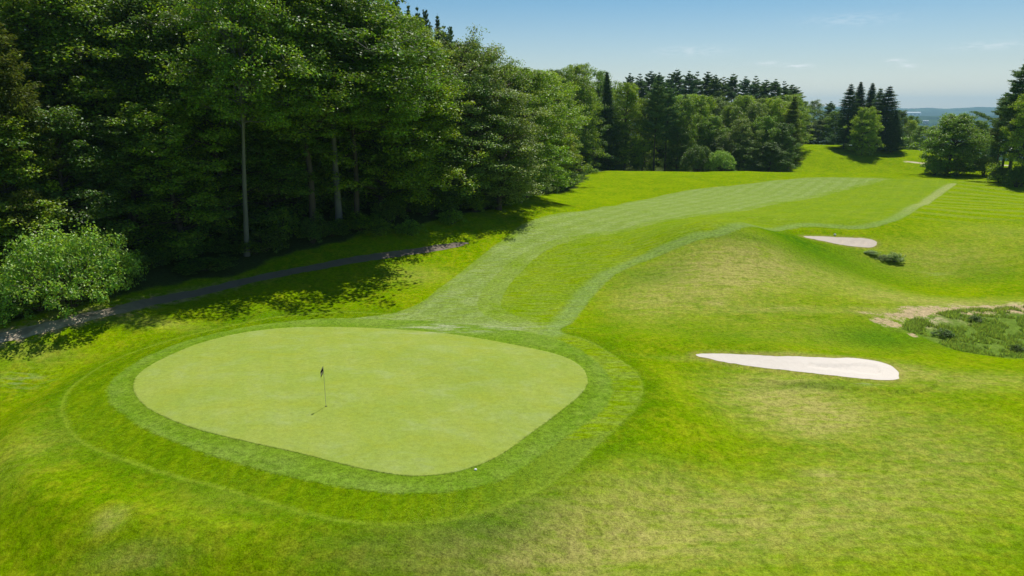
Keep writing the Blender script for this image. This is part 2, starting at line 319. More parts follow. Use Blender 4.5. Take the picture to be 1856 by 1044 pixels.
    c = N.mix(zone('sd_collar', .12), c, cl)
    # putting surface
    pg = N.mix(N.step(n1, .32, .68), (0.262, 0.345, 0.055), (0.305, 0.368, 0.070))
    pg = N.mix(N.math('MULTIPLY', N.step(n2, .35, .7), .4), pg, (0.290, 0.358, 0.075))
    c = N.mix(N.step(N.math('ADD', N.attr('sd_green'), N.math('MULTIPLY', wob, .2)), -.03, .03), c, pg)
    yl = N.noise(.34, 5, .7, N.coords((1, 1.6, 1), (0, 0, R(20)), ), .4)
    c = N.mix(N.math('MULTIPLY', N.step(N.attr('sd_green'), -.05, .05), N.math('MULTIPLY', N.step(yl, .48, .68), .55)), c, (0.292, 0.345, 0.034))
    c = N.mix(N.math('MULTIPLY', N.step(N.attr('sd_green'), -.05, .05), N.math('MULTIPLY', N.step(yl, .50, .32), .6)), c, (0.310, 0.385, 0.125))
    c = N.mix(N.math('MULTIPLY', N.step(N.attr('sd_green'), -.05, .05), N.math('MULTIPLY', N.step(gwv.outputs['Fac'], .3, .7), .18)), c, (0.245, 0.335, 0.045))
    # worn pale patches
    c = N.mix(N.math('MULTIPLY', N.attr('pale'), N.step(st2, .45, .6), True), c, (0.40, 0.43, 0.26))
    # bare edge of the waste ground, its weeds
    wz = N.attr('sd_waste')
    bare = N.math('MULTIPLY', N.step(wz, -2.2, .1), N.step(N.math('ADD', N.math('MULTIPLY', n2, .6), N.math('MULTIPLY', n3, .4)), .44, .56))
    bare = N.math('MULTIPLY', N.math('MULTIPLY', bare, N.step(wz, 2.6, .4)), N.step(n1, .40, .56, .15, 1))
    gy = N.n('ShaderNodeSeparateXYZ'); N.put(gy.inputs[0], N.coords())
    farhalf = N.step(gy.outputs[1], 48.5, 50.5)
    c = N.mix(N.step(N.math('ADD', wz, wob), -.3, .5), c, N.mix(n2, (0.085, 0.180, 0.012), (0.200, 0.270, 0.050)))
    c = N.mix(N.math('MULTIPLY', bare, farhalf), c, N.mix(n3, (0.52, 0.40, 0.22), (0.66, 0.56, 0.38)))
    c = N.mix(N.step(N.math('MULTIPLY', N.attr('bare'), N.step(N.math('ADD', N.math('MULTIPLY', n2, .5), N.math('MULTIPLY', n3, .5)), .36, .60, .2, 1.2)), .28, .5), c, N.mix(n3, (0.40, 0.30, 0.15), (0.56, 0.45, 0.27)))
    # sandy verge of the cart path, bunker edges
    pd = N.attr('sd_path')
    verge = N.math('MULTIPLY', N.step(pd, -1.6, -.6), N.step(n2, .42, .62))
    c = N.mix(N.math('MULTIPLY', verge, N.step(gy.outputs[1], 60, 48)), c, (0.44, 0.34, 0.18))
    for nm in ('sd_b1', 'sd_b2'):
        be = N.math('MULTIPLY', N.step(N.attr(nm), -.75, -.05), N.step(n3, .42, .6, .1, .75)); c = N.mix(be, c, (0.34, 0.27, 0.09))
    c = N.mix(N.step(N.math('ADD', N.attr('sd_farsand'), wob), -1.0, -.5), c, (0.60, 0.52, 0.38))
    # leaf litter under the wood, its dark colour run onto grass as painted shade
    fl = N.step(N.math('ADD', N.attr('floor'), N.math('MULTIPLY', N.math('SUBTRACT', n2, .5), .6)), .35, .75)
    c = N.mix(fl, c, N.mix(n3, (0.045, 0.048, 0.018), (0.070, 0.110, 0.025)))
    # far country: woods and fields
    fn = N.noise(0.0022, 4, .6); fq = N.noise(0.03, 4, .7)
    fc = N.mix(N.step(fn, .50, .56), N.mix(fq, (0.008, 0.028, 0.016), (0.020, 0.060, 0.030)), (0.04, 0.09, 0.04))
    c = N.mix(N.attr('far'), c, fc)
    hv = N.step(N.math('ADD', N.math('MULTIPLY', fine, .45), N.math('MULTIPLY', grain, .55)), .33, .67, .42, 1.56)
    hs = N.math('ADD', N.math('MULTIPLY', N.math('SUBTRACT', hv, 1.0), N.step(N.attr('sd_green'), 0, .1, 1, .3)), 1.0)
    cm = N.n('ShaderNodeCombineColor')
    for k in range(3): N.put(cm.inputs[k], hs)
    c = N.mul(c, cm.outputs[0])
    bh = N.math('ADD', N.math('MULTIPLY', N.math('ADD', fine, n3), N.step(N.attr('sd_green'), -.1, .1, 1, .12)), N.math('MULTIPLY', n2, N.step(N.attr('sd_fair'), -.3, .3, 2.0, .5)))
    N.surf(c, .95, bh, .6, .06, .0)
    return N.m
GRASS = grass_material('turf')
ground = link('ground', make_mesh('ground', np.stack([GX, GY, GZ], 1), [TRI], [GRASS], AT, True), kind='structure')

def clip_sheet(name, field, lift, mat, keep=('all',)):
    """the part of the ground sheet where field > 0, raised a little: shares the ground's triangles"""
    f = field; tri = TRI[(f[TRI] > 0).any(1)]
    keys = list(AT); Vs, Fs = [], []; cache = {}; base = np.stack([GX, GY, GZ + lift], 1); av = np.stack([AT[k] for k in keys], 1)
    verts, at_rows = [], []
    def vid(i):
        if i not in cache: cache[i] = len(verts); verts.append(base[i]); at_rows.append(av[i])
        return cache[i]
    def eid(i, j):
        k = (min(i, j), max(i, j))
        if k not in cache:
            t = f[k[0]] / (f[k[0]] - f[k[1]]); cache[k] = len(verts)
            verts.append(base[k[0]] * (1 - t) + base[k[1]] * t); at_rows.append(av[k[0]] * (1 - t) + av[k[1]] * t)
        return cache[k]
    t3, t4 = [], []
    for tr in tri.tolist():
        p = []
        for q in range(3):
            i, j = tr[q], tr[(q + 1) % 3]
            if f[i] > 0: p.append(vid(i))
            if (f[i] > 0) != (f[j] > 0): p.append(eid(i, j))
        (t3 if len(p) == 3 else t4).append(p)
    ar = np.array(at_rows)
    return link(name, make_mesh(name, np.array(verts), [np.array(t3), np.array(t4)], [mat], {k: ar[:, q] for q, k in enumerate(keys)}, True), kind='structure')

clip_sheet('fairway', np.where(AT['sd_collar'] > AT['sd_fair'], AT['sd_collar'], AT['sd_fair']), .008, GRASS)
clip_sheet('putting_green', AT['sd_green'], .020, GRASS)
N = NT('bunker_sand'); n = N.noise(3, 4); n5 = N.noise(40, 3)
N.surf(N.mix(n, (0.68, 0.61, 0.53), (0.76, 0.70, 0.62)), .95, N.math('ADD', n5, N.math('MULTIPLY', n, 3)), .3, .03, .1); SAND = N.m
N = NT('bunker_sand_pink'); n = N.noise(3, 4)
N.surf(N.mix(n, (0.52, 0.445, 0.365), (0.60, 0.52, 0.435)), .95, n, .3, .05, .1); SAND2 = N.m
jag = 0.10 * vnoise(GX, GY, .35) + .12 * vnoise(GX, GY, 1.1)
clip_sheet('sand_bunker', AT['sd_b1'] + jag, .012, SAND)
clip_sheet('sand_bunker', AT['sd_b2'] + jag, .012, SAND2)
N = NT('path_asphalt'); n = N.noise(1.2, 5); n5 = N.noise(30, 3)
gx = N.n('ShaderNodeSeparateXYZ'); N.put(gx.inputs[0], N.coords())
dirt = N.step(N.math('ADD', gx.outputs[1], N.math('MULTIPLY', n, 8)), 56, 50)
pc = N.mix(n, (0.150, 0.120, 0.085), (0.260, 0.215, 0.160)); pc = N.mix(N.math('MULTIPLY', dirt, N.step(n, .35, .55, .3, 1)), pc, (0.50, 0.42, 0.30))
N.surf(pc, .9, n5, .3, .02, .2)
clip_sheet('cart_path', AT['sd_path'] + .58 + 1.4 * jag - 1.6 * S(GX, -6.5, -1.5) * S(GY, 60, 70), .014, N.m)

# ------------------------------------------------------------------ materials for plants
def leaf_material(name, trans=0.42, gloss=0.035, vary=0.5):
    N = NT(name); oi = N.n('ShaderNodeObjectInfo'); g = N.n('ShaderNodeNewGeometry')
    r = g.outputs['Random Per Island']
    hsv = N.n('ShaderNodeHueSaturation'); N.put(hsv.inputs['Color'], oi.outputs['Color'])
    N.put(hsv.inputs['Value'], N.step(r, 0, 1, 1 - vary, 1 + vary))
    r2 = N.math('FRACT', N.math('MULTIPLY', r, 17.31)); N.put(hsv.inputs['Hue'], N.step(r2, 0, 1, .480, .520))
    d = N.n('ShaderNodeBsdfDiffuse'); t = N.n('ShaderNodeBsdfTranslucent'); gl = N.n('ShaderNodeBsdfGlossy'); gl.inputs['Roughness'].default_value = .42
    gl.inputs['Color'].default_value = (1, 1, 1, 1)
    N.put(d.inputs[0], hsv.outputs[0]); N.put(t.inputs[0], N.mul(hsv.outputs[0], (1.25, 1.15, .55)))
    m1 = N.n('ShaderNodeMixShader'); m1.inputs[0].default_value = trans; N.t.links.new(d.outputs[0], m1.inputs[1]); N.t.links.new(t.outputs[0], m1.inputs[2])
    m2 = N.n('ShaderNodeMixShader'); m2.inputs[0].default_value = gloss; N.t.links.new(m1.outputs[0], m2.inputs[1]); N.t.links.new(gl.outputs[0], m2.inputs[2])
    N.t.links.new(m2.outputs[0], N.out.inputs[0]); return N.m
LEAF = leaf_material('leaf'); NEEDLE = leaf_material('needle', .35, .01, .4)
def bark_material(name, c1, c2):
    N = NT(name); n = N.noise(1.0, 5, .7, N.coords((6, 6, 1.2))); N.surf(N.mix(n, c1, c2), .95, n, .5, .05, .1); return N.m
BARK = bark_material('bark', (0.045, 0.035, 0.028), (0.14, 0.115, 0.095)); BARK_GREY = bark_material('bark_grey', (0.10, 0.095, 0.09), (0.24, 0.23, 0.21))
BARK_DEAD = bark_material('bark_dead', (0.30, 0.26, 0.22), (0.48, 0.43, 0.37))

# ------------------------------------------------------------------ plant generators (metres, base at the origin)
class Tubes:
    def __init__(s): s.V = []; s.F = []; s.n = 0
    def add(s, pts, r0, r1, k=6):
        P = np.array(pts, float); m = len(P); D = np.gradient(P, axis=0); D /= np.linalg.norm(D, axis=1)[:, None] + 1e-9
        up = np.where(np.abs(D[:, 2:3]) > .9, np.array([[1., 0, 0]]), np.array([[0, 0, 1.]]))
        U = np.cross(D, up); U /= np.linalg.norm(U, axis=1)[:, None]; W = np.cross(D, U)
        r = (r0 + (r1 - r0) * np.linspace(0, 1, m) ** .8)[:, None, None] if np.isscalar(r0) else np.array(r0)[:, None, None]
        a = np.arange(k) * 2 * math.pi / k
        V = P[:, None] + r * (np.cos(a)[None, :, None] * U[:, None] + np.sin(a)[None, :, None] * W[:, None])
        s.V.append(V.reshape(-1, 3)); i, j = np.meshgrid(np.arange(m - 1), np.arange(k), indexing='ij'); j2 = (j + 1) % k
        s.F.append(np.stack([i * k + j, i * k + j2, (i + 1) * k + j2, (i + 1) * k + j], -1).reshape(-1, 4) + s.n); s.n += m * k
    def mesh(s, name, mat): return make_mesh(name, np.concatenate(s.V), [np.concatenate(s.F)], [mat], smooth=True)

def leaves(C, rs, L, W, up=.7, out=None, along=None):
    n = len(C); N_ = rs.normal(size=(n, 3)); N_ /= np.linalg.norm(N_, axis=1)[:, None]; N_[:, 2] = np.abs(N_[:, 2]) * .6 + up
    if out is not None: N_ += out * .5
    N_ /= np.linalg.norm(N_, axis=1)[:, None]
    A = rs.normal(size=(n, 3)) if along is None else along + rs.normal(size=(n, 3)) * .35
    U = A - (A * N_).sum(1)[:, None] * N_; U /= np.linalg.norm(U, axis=1)[:, None] + 1e-9; V = np.cross(N_, U)
    l = (L * rs.uniform(.6, 1.25, n))[:, None] / 2; w_ = (W * rs.uniform(.7, 1.2, n))[:, None] / 2
    P = np.stack([C - U * l, C + V * w_ - U * l * .1 + N_ * w_ * .25, C + U * l, C - V * w_ - U * l * .1 + N_ * w_ * .25], 1)
    return P.reshape(-1, 3)
def leaf_mesh(name, V, mat): return make_mesh(name, V, [np.arange(len(V)).reshape(-1, 4)], [mat])

def clumps(centres, rs, per, rad, flat, dirs=None):
    n = len(centres); k = per; D = rs.normal(size=(n, k, 3)); D /= np.linalg.norm(D, axis=2)[..., None]
    rr_ = rs.uniform(0, 1, (n, k, 1)) ** .5 * (rad * rs.uniform(.65, 1.3, n))[:, None, None]
    O = D * rr_; O[..., 2] *= flat
    O[..., 2] -= 0.18 * np.hypot(O[..., 0], O[..., 1])
    return (centres[:, None] + O).reshape(-1, 3), D.reshape(-1, 3)

def broadleaf(seed, Ht=26, crown0=.15, rad=5.2, nl=80, per=84, cr=1.1, flat=.55, L=.25, trunk_r=.36, bark=None, lean=.02, fork=None, wob=.25, lt=1.0, power=.7, top=.35, sub=6, holes=.12):
    rs = np.random.RandomState(seed); T = Tubes(); m = 14; zs = np.linspace(-.5, Ht * .93, m); ph = rs.uniform(0, 6.28)
    cx = lean * zs * math.cos(ph) + wob * np.sin(zs * .35 + ph); cy = lean * zs * math.sin(ph) + wob * np.cos(zs * .3 + ph * 2)
    cx -= cx[0]; cy -= cy[0]; TP = np.stack([cx, cy, zs], 1)
    rt = trunk_r * (1 - .93 * np.linspace(0, 1, m) ** .9); rt[0] *= 1.3; T.add(TP, rt, 0, 9)
    tp = lambda z: np.array([np.interp(z, zs, cx), np.interp(z, zs, cy), z]); tips = []
    if fork:
        for k in range(4):
            a_ = ph + k * 1.6; p0 = tp(Ht * (fork + .03 * k)); q = np.linspace(0, 1, 6)[:, None]; l_ = Ht * (.93 - fork) * rs.uniform(.7, .95)
            T.add(p0 + q * l_ * np.array([math.cos(a_) * .26, math.sin(a_) * .26, 1]) - (q ** 2) * l_ * .07 * np.array([math.cos(a_), math.sin(a_), 0]), trunk_r * .55, .04, 6)
    lobes = 1 + .30 * np.sin(rs.uniform(0, 6.28) + np.arange(4)[:, None] * 0)  # keeps the random stream stable
    la, lb = rs.uniform(0, 6.28, 2)
    for i in range(nl):
        t = (i + rs.uniform(0, .9)) / nl; h = Ht * (crown0 + (1 - crown0) * (t ** .9) * .93)
        if rs.rand() < holes * .5: continue
        az = i * 2.39996 + rs.uniform(-.5, .5)
        prof = math.sqrt(max(0, 1 - ((t - top) / (1.06 - top if t > top else top + .22)) ** 2))
        Lm = rad * max(.2, prof) * rs.uniform(.62, 1.18) * (1 + .22 * math.sin(az * 2 + la) * math.sin(t * 7 + lb))
        el = R(rs.uniform(0, 28) + 42 * t ** 1.6); hb = max(h - Lm * math.sin(el) * .75, Ht * crown0 * .75); p0 = tp(hb); ns = 6
        q = np.linspace(0, 1, ns)[:, None]; d = np.array([math.cos(az) * math.cos(el), math.sin(az) * math.cos(el), math.sin(el)])
        B = p0 + d * Lm * q + np.array([0, 0, 1]) * (q ** 2) * Lm * rs.uniform(-.15, .2) + rs.normal(size=(ns, 3)) * .05 * Lm * q
        T.add(B, (.05 + .018 * Lm) * lt, .02, 5); tips.append(B[-1])
        for k in range(sub):
            qq = rs.uniform(.32, 1); b0 = B[0] + (B[-1] - B[0]) * qq; a2 = az + rs.choice([-1, 1]) * rs.uniform(.35, 1.3); e2 = R(rs.uniform(-22, 40))
            l2 = Lm * rs.uniform(.22, .48); b1 = b0 + np.array([math.cos(a2) * math.cos(e2), math.sin(a2) * math.cos(e2), math.sin(e2)]) * l2
            T.add([b0, (b0 + b1) / 2 + rs.normal(size=3) * .06, b1], .035, .012, 3)
            if rs.rand() > holes: tips.append(b1)
    tips = np.array(tips); C, D = clumps(tips, rs, per, cr, flat)
    return T.mesh('trunk', bark or BARK), leaf_mesh('crown', leaves(C, rs, L, L * .72, .45, D), LEAF)

def shrub(seed, Ht=5, rad=4.5, n=150, per=60, cr=.55, L=.2, stems=7, dome=False):
    rs = np.random.RandomState(seed); T = Tubes(); tips = []
    for i in range(n):
        az = rs.uniform(0, 6.28); u = rs.uniform(.0, 1); rr_ = rad * math.sqrt(u) * rs.uniform(.85, 1.05)
        zt = Ht * math.sqrt(max(0, 1 - (rr_ / rad / 1.05) ** 2)) if dome else Ht * (1 - .55 * (rr_ / rad) ** 2) * (.75 + .3 * math.sin(az * 3 + seed) * rr_ / rad)
        z = zt * (rs.uniform(.12, 1) ** (.35 if dome else .55))
        tips.append([rr_ * math.cos(az), rr_ * math.sin(az), max(z, .25)])
    tips = np.array(tips)
    for i in range(min(n, 40)):
        t = tips[i]; T.add([[0.25 * math.cos(i), .25 * math.sin(i), -.3], [t[0] * .35, t[1] * .35, t[2] * .55], t], .07, .015, 4)
    C, D = clumps(tips, rs, per, cr, .75)
    C[:, 2] = np.maximum(C[:, 2], .03)
    return T.mesh('stem', BARK), leaf_mesh('foliage', leaves(C, rs, L, L * .6, .6, D), LEAF)

def conifer(seed, Ht=26, crown0=.25, rad=4.0, step=.75, kind='pine', per=16, L=.5, W=.13, trunk_r=.30, droop=0.0, gap=.12, shape=1.0, bark=None):
    rs = np.random.RandomState(seed); T = Tubes(); m = 9; zs = np.linspace(-.5, Ht, m); sway = .12 * np.sin(zs * .2 + seed); sway -= sway[0]
    rt = trunk_r * (1 - .95 * np.linspace(0, 1, m)); T.add(np.stack([sway, sway * .5, zs], 1), rt, 0, 8)
    z = Ht * crown0; cen, drs = [], []
    while z < Ht - .3:
        t = (z / Ht - crown0) / (1 - crown0)
        if kind == 'pine': base = rad * min(1, (1 - t) ** .85 * 1.5 + .03) * min(1, .5 + t * 2) * rs.uniform(.55, 1.15)
        else: base = rad * ((1 - t) ** shape * .96 + .04)
        nb = rs.randint(4, 6) if kind == 'pine' else rs.randint(6, 9); a0 = rs.uniform(0, 6.28)
        for b in range(nb):
            if rs.rand() < gap: continue
            az = a0 + b * 6.283 / nb + rs.uniform(-.3, .3); Lb = base * rs.uniform(.65, 1.2); 
            Lb = max(Lb, .12)
            el = (R(rs.uniform(4, 22) + 12 * t) if kind == 'pine' else R(rs.uniform(-6, 8) + 42 * t ** 2)) - droop
            d = np.array([math.cos(az) * math.cos(el), math.sin(az) * math.cos(el), math.sin(el)]); side = np.array([-math.sin(az), math.cos(az), 0])
            p0 = np.array([np.interp(z, zs, sway), np.interp(z, zs, sway) * .5, z]); curve = .12 if kind == 'pine' else -.10 + .22
            q = np.linspace(0, 1, 4)[:, None]; B = p0 + d * Lb * q + np.array([0, 0, 1]) * curve * Lb * q ** 2 - np.array([0, 0, 1]) * (0 if kind == 'pine' else .25) * Lb * q * (1 - q)
            T.add(B, .02 + .012 * Lb, .01, 3)
            ns = max(2, int(Lb * (3.2 if kind == 'pine' else 3.6)))
            for s_ in range(ns):
                qq = (.30 if kind == 'pine' else .10) + (.72 if kind == 'pine' else .92) * (s_ + rs.rand()) / ns; i0 = min(int(qq * 3), 2); f_ = qq * 3 - i0
                pc = B[i0] * (1 - f_) + B[i0 + 1] * f_; spread = (1.0 - .55 * qq) * Lb * .36 + .05
                for sd in (-1, 1):
                    cen.append(pc + side * sd * spread * rs.uniform(.1, 1) + np.array([0, 0, rs.uniform(-.12, .08)])); drs.append(d + side * sd * .8 + np.array([0, 0, .25 if kind == 'pine' else -.15]))
        z += step * rs.uniform(.7, 1.3)
    cen = np.array(cen); drs = np.array(drs); n = len(cen)
    tt = np.clip((Ht - cen[:, 2]) / 4, .18, 1)[:, None, None]
    C = (cen[:, None] + rs.normal(size=(n, per, 3)) * tt * np.array([.26, .26, .10 if kind == 'pine' else .13])).reshape(-1, 3)
    return T.mesh('trunk', bark or BARK), leaf_mesh('crown', leaves(C, rs, L, W, .35, None, np.repeat(drs, per, 0)), NEEDLE)

# bare limbs of a half dead oak
def dead_limbs(seed):
    rs = np.random.RandomState(seed); T = Tubes()
    for i in range(16):
        az = rs.uniform(-2.8, -.3); z = rs.uniform(7, 13); p = np.array([0, 0, z]); d = np.array([math.cos(az), math.sin(az), rs.uniform(-.5, .6)]); P = [p]
        for k in range(5): p = p + d * rs.uniform(.9, 1.5); d = d + rs.normal(size=3) * .35; P.append(p)
        T.add(P, .10, .015, 4)
        for q in P[2:]:
            e = q + rs.normal(size=3) * np.array([.8, .8, .6]); T.add([q, (q + e) / 2 + rs.normal(size=3) * .1, e], .035, .01, 3)
    return T.mesh('dead_limbs', BARK_DEAD)

PROTO = {}
def proto(key, Ht, half, pair): PROTO[key] = (Ht, half, pair)
proto('maple', 24, 5.2, broadleaf(1, 24, .10, 5.2))
proto('maple2', 24, 5.4, broadleaf(2, 24, .14, 5.4, nl=60, holes=.2, cr=1.15))
proto('tall', 27, 4.8, broadleaf(3, 27, .28, 4.8, holes=.2))
proto('oak', 22, 6.0, broadleaf(4, 22, .16, 6.0, nl=52, cr=1.25, flat=.5, holes=.22, top=.5))
proto('bare', 28, 5.6, broadleaf(5, 28, .50, 5.6, nl=60, trunk_r=.27, bark=BARK_GREY, lean=.0005, holes=.12, fork=.46, wob=.05, lt=.6))
proto('canopy', 27, 6.2, broadleaf(8, 27, .44, 6.2, nl=96, per=100, holes=.02, lean=.006, wob=.12, trunk_r=.30, cr=1.2, lt=.7))
proto('solid', 17, 5.6, broadleaf(10, 17, .05, 5.6, nl=110, per=62, cr=1.0, L=.30, holes=.04, top=.42, trunk_r=.3))
proto('round', 16, 5.0, broadleaf(6, 16, .10, 5.0, nl=56, per=80, cr=1.0, L=.27, holes=.05, top=.45))
proto('full', 20, 5.0, broadleaf(9, 20, .03, 5.0, nl=64, per=70, cr=1.0, L=.28, holes=.1, top=.4))
proto('sapling', 6, 1.7, broadleaf(7, 6, .18, 1.7, nl=22, per=40, cr=.38, L=.2, trunk_r=.06, sub=3))
proto('bush', 5.2, 4.8, shrub(11, 5.2, 4.6, 230, 80, .62, .19))
proto('dome', 6, 4.0, shrub(12, 6, 4.0, 300, 55, .6, .24, dome=True))
proto('under', 3, 2.2, shrub(13, 3, 2.2, 70, 50, .5, .22))
proto('under2', 4, 1.8, shrub(14, 4, 1.8, 70, 50, .5, .22))
proto('pine', 26, 4.8, conifer(21, rad=4.8, step=.8, per=20, gap=.08))
proto('pine2', 26, 3.8, conifer(22, crown0=.4, rad=4.4, gap=.14, step=.85, per=22))
proto('pine3', 27, 4.6, conifer(23, 27, crown0=.2, rad=5.2, gap=.12, step=1.0, per=24))
proto('spruce', 24, 3.4, conifer(24, 24, .06, 3.6, .6, 'spruce', 13, .42, .12, gap=.08, shape=1.0))
proto('spruce2', 24, 3.0, conifer(25, 24, .10, 3.4, .75, 'spruce', 14, .45, .12, droop=.10, gap=.16, shape=.85))
proto('hemlock', 22, 5.0, conifer(26, 22, .05, 5.0, .6, 'spruce', 14, .40, .12, droop=.18, gap=.08, shape=.6))
DEAD = dead_limbs(31)

# leaf colours of the kinds
C_MAPLE = (0.185, 0.315, 0.018); C_BRIGHT = (0.270, 0.430, 0.012); C_YEL = (0.340, 0.450, 0.014); C_DARK = (0.115, 0.205, 0.020)
C_GREY = (0.210, 0.315, 0.065); C_PALE = (0.255, 0.450, 0.050); C_PINE = (0.120, 0.215, 0.075); C_SPR = (0.070, 0.140, 0.060); C_HEM = (0.120, 0.165, 0.024); C_BLUE = (0.100, 0.190, 0.090)
PR = np.random.RandomState(99)
def pick(px, marks):
    for lim, words in marks:
        if px < lim: return words
def near_left(px): return pick(px, [(60, 'above the left end of the path'), (250, 'behind the pale shrub'), (400, 'between the pale shrub and the forked grey trunk'), (530, 'around the forked grey trunk'), (670, 'around the straight bare trunk'), (790, 'around the bright maple'), (900, 'around the grey oak with dead limbs'), (9999, 'at the corner of the wood')])
def near_mid(px): return pick(px, [(1110, 'over the sapling'), (1170, 'left of the bare stemmed pines'), (1250, 'over the bare stemmed pines'), (1330, 'over the two domed shrubs'), (1390, 'right of the domed shrubs'), (9999, 'near the right end')])
def column(x, y): return 928 + F * x / (y * .97 + 3.2)
NAMES = {'maple': ('broadleaf_tree', 'tree'), 'sapling': ('young_tree', 'young tree'), 'bush': ('shrub', 'shrub'), 'dome': ('shrub', 'shrub'), 'under': ('undergrowth_bush', 'bush'), 'under2': ('undergrowth_bush', 'bush'),
         'pine': ('pine_tree', 'pine tree'), 'pine2': ('pine_tree', 'pine tree'), 'pine3': ('pine_tree', 'pine tree'), 'spruce': ('spruce_tree', 'spruce'), 'spruce2': ('spruce_tree', 'spruce'), 'hemlock': ('hemlock_tree', 'hemlock')}
def plant(kind, x, y, height_, width, colr, label, group=None, jitter=.12, sink=0.0):
    Hp, half, (tm, cm) = PROTO[kind]; name, cat = NAMES.get(kind, NAMES['maple'])
    z = float(height(np.array([x]), np.array([y]))[0]) - sink
    e = link(name, None, None, (x, y, z), PR.uniform(0, 6.28), label=label, category=cat, group=group)
    sw = width / (2 * half); e.scale = (sw, sw, height_ / Hp)
    link(tm.name.split('.')[0], tm, e); c = link(cm.name.split('.')[0], cm, e)
    k = 1 + PR.uniform(-jitter, jitter); h = PR.uniform(-.08, .08)
    c.color = (colr[0] * k * (1 + h), colr[1] * k, colr[2] * k * (1 - h), 1)
    return e
_ey = np.arange(40, 160, .5); _ex = forest_edge(_ey)
def tree(kind, px, D, top, wpx, colr, label, group=None, **kw):
    if D < 30: D = float(np.interp(px, (928 + F * _ex / (_ey * .97 + 3.2)), _ey)) + D      # small D: metres behind the wood's edge
    """px: photo column of the trunk, D: distance, top: photo row of the top, wpx: crown width in photo pixels"""
    x = 0
    for _ in range(3):
        z = float(height(np.array([x]), np.array([float(D)]))[0]); dep = D * math.cos(PITCH) + (H - z - 5) * math.sin(PITCH); x = (px - 928) / F * dep
    zt = H + D * math.tan(math.atan((522 - top) / F) - PITCH)
    return plant(kind, x, D, zt - z, wpx / F * dep, colr, label, group, **kw)

ORD = ['first', 'second', 'third', 'fourth', 'fifth', 'sixth', 'seventh', 'eighth', 'ninth', 'tenth', 'eleventh', 'twelfth', 'thirteenth', 'fourteenth', 'fifteenth', 'sixteenth', 'seventeenth', 'eighteenth', 'nineteenth', 'twentieth']
GW = 'trees at the front of the left wood'
# --- left wood, front row
tree('hemlock', 30, 8, 15, 200, C_HEM, 'olive feathery conifer at the left edge of the picture', GW)
tree('tall', -75, 15, -60, 290, C_BRIGHT, 'light green tree reaching in from beyond the left edge', GW)
tree('maple2', 105, 17, -60, 250, C_MAPLE, 'dark leafy tree behind the pale green shrub', GW)
tree('tall', 185, 15, -70, 240, C_MAPLE, 'tall leafy tree above the right half of the pale shrub', GW)
tree('maple', 265, 16, -60, 260, C_MAPLE, 'dense leafy tree between the pale shrub and the grey trunk', GW)
tree('oak', 345, 12, -40, 235, C_BRIGHT, 'leafy tree with a bright overhanging bough left of the grey trunk', GW)
big = tree('bare', 438, .8, -70, 215, C_MAPLE, 'tall tree with a long bare grey forked trunk', GW)
for row in [('canopy', 395, 12, -40, 240, C_DARK, 'dark trunked tree whose high crown overhangs the path just left of the forked grey trunk'), ('canopy', 560, 1.5, -40, 290, C_MAPLE, 'tall tree with a high crown midway between the two bare trunks'),
            ('canopy', 642, 1.0, -10, 245, C_MAPLE, 'tall tree with a high crown right of the straight bare trunk'), ('canopy', 715, 4, 28, 180, C_MAPLE, 'high crowned tree behind the left side of the bright maple'), ('canopy', 300, 14, -40, 260, C_DARK, 'high crowned dark tree midway between the shrub and the forked grey trunk')]:
    tree(*row, GW)
big.rotation_euler = (0, R(4.0), 0)
tree('maple2', 530, 9, -50, 250, C_MAPLE, 'leafy tree between the two bare trunks', GW)
tree('bare', 610, 1.5, -60, 300, C_DARK, 'dark tree with a straight bare trunk right of the forked grey one', GW)
tree('maple', 685, 3, -12, 215, C_MAPLE, 'broad dark leafy tree left of the bright maple', GW)
tree('maple', 757, 1.5, 56, 185, C_BRIGHT, 'maple with a bright yellow green top at the wood edge', GW)
oak = tree('oak', 842, 2.5, 48, 190, C_GREY, 'grey green oak with dead limbs showing through its crown', GW)
dl = link('dead_limbs', DEAD, oak)
tree('maple2', 795, 9, 70, 130, C_DARK, 'dark tree squeezed between the bright maple and the grey oak', GW)
tree('maple', 893, 6, 120, 120, C_GREY, 'grey green tree just right of the oak with dead limbs', GW)
tree('maple2', 858, 83, 120, 165, C_GREY, 'grey green tree overhanging the end of the cart path below the oak', GW)
tree('maple', 903, 86, 150, 165, C_GREY, 'full leafy tree jutting over the grass at the end of the cart path', GW)
tree('full', 925, 3, 225, 110, C_MAPLE, 'low bushy tree at the wood corner left of the yellow green maple', GW)
tree('maple', 935, 9, 108, 110, C_YEL, 'olive yellow tree rising at the corner of the wood', GW)
tree('full', 972, 4, 165, 110, C_BRIGHT, 'yellow green maple stepping down at the wood corner', GW)
tree('full', 1003, 4, 205, 80, C_YEL, 'lowest bright yellow green tree at the wood corner', GW)
tree('full', 955, .5, 270, 80, C_GREY, 'small grey green tree at the foot of the yellow green maples', GW)
tree('dome', 993, 1, 290, 60, C_PALE, 'pale round shrub at the tip of the left wood', 'shrubs along the wood edge')
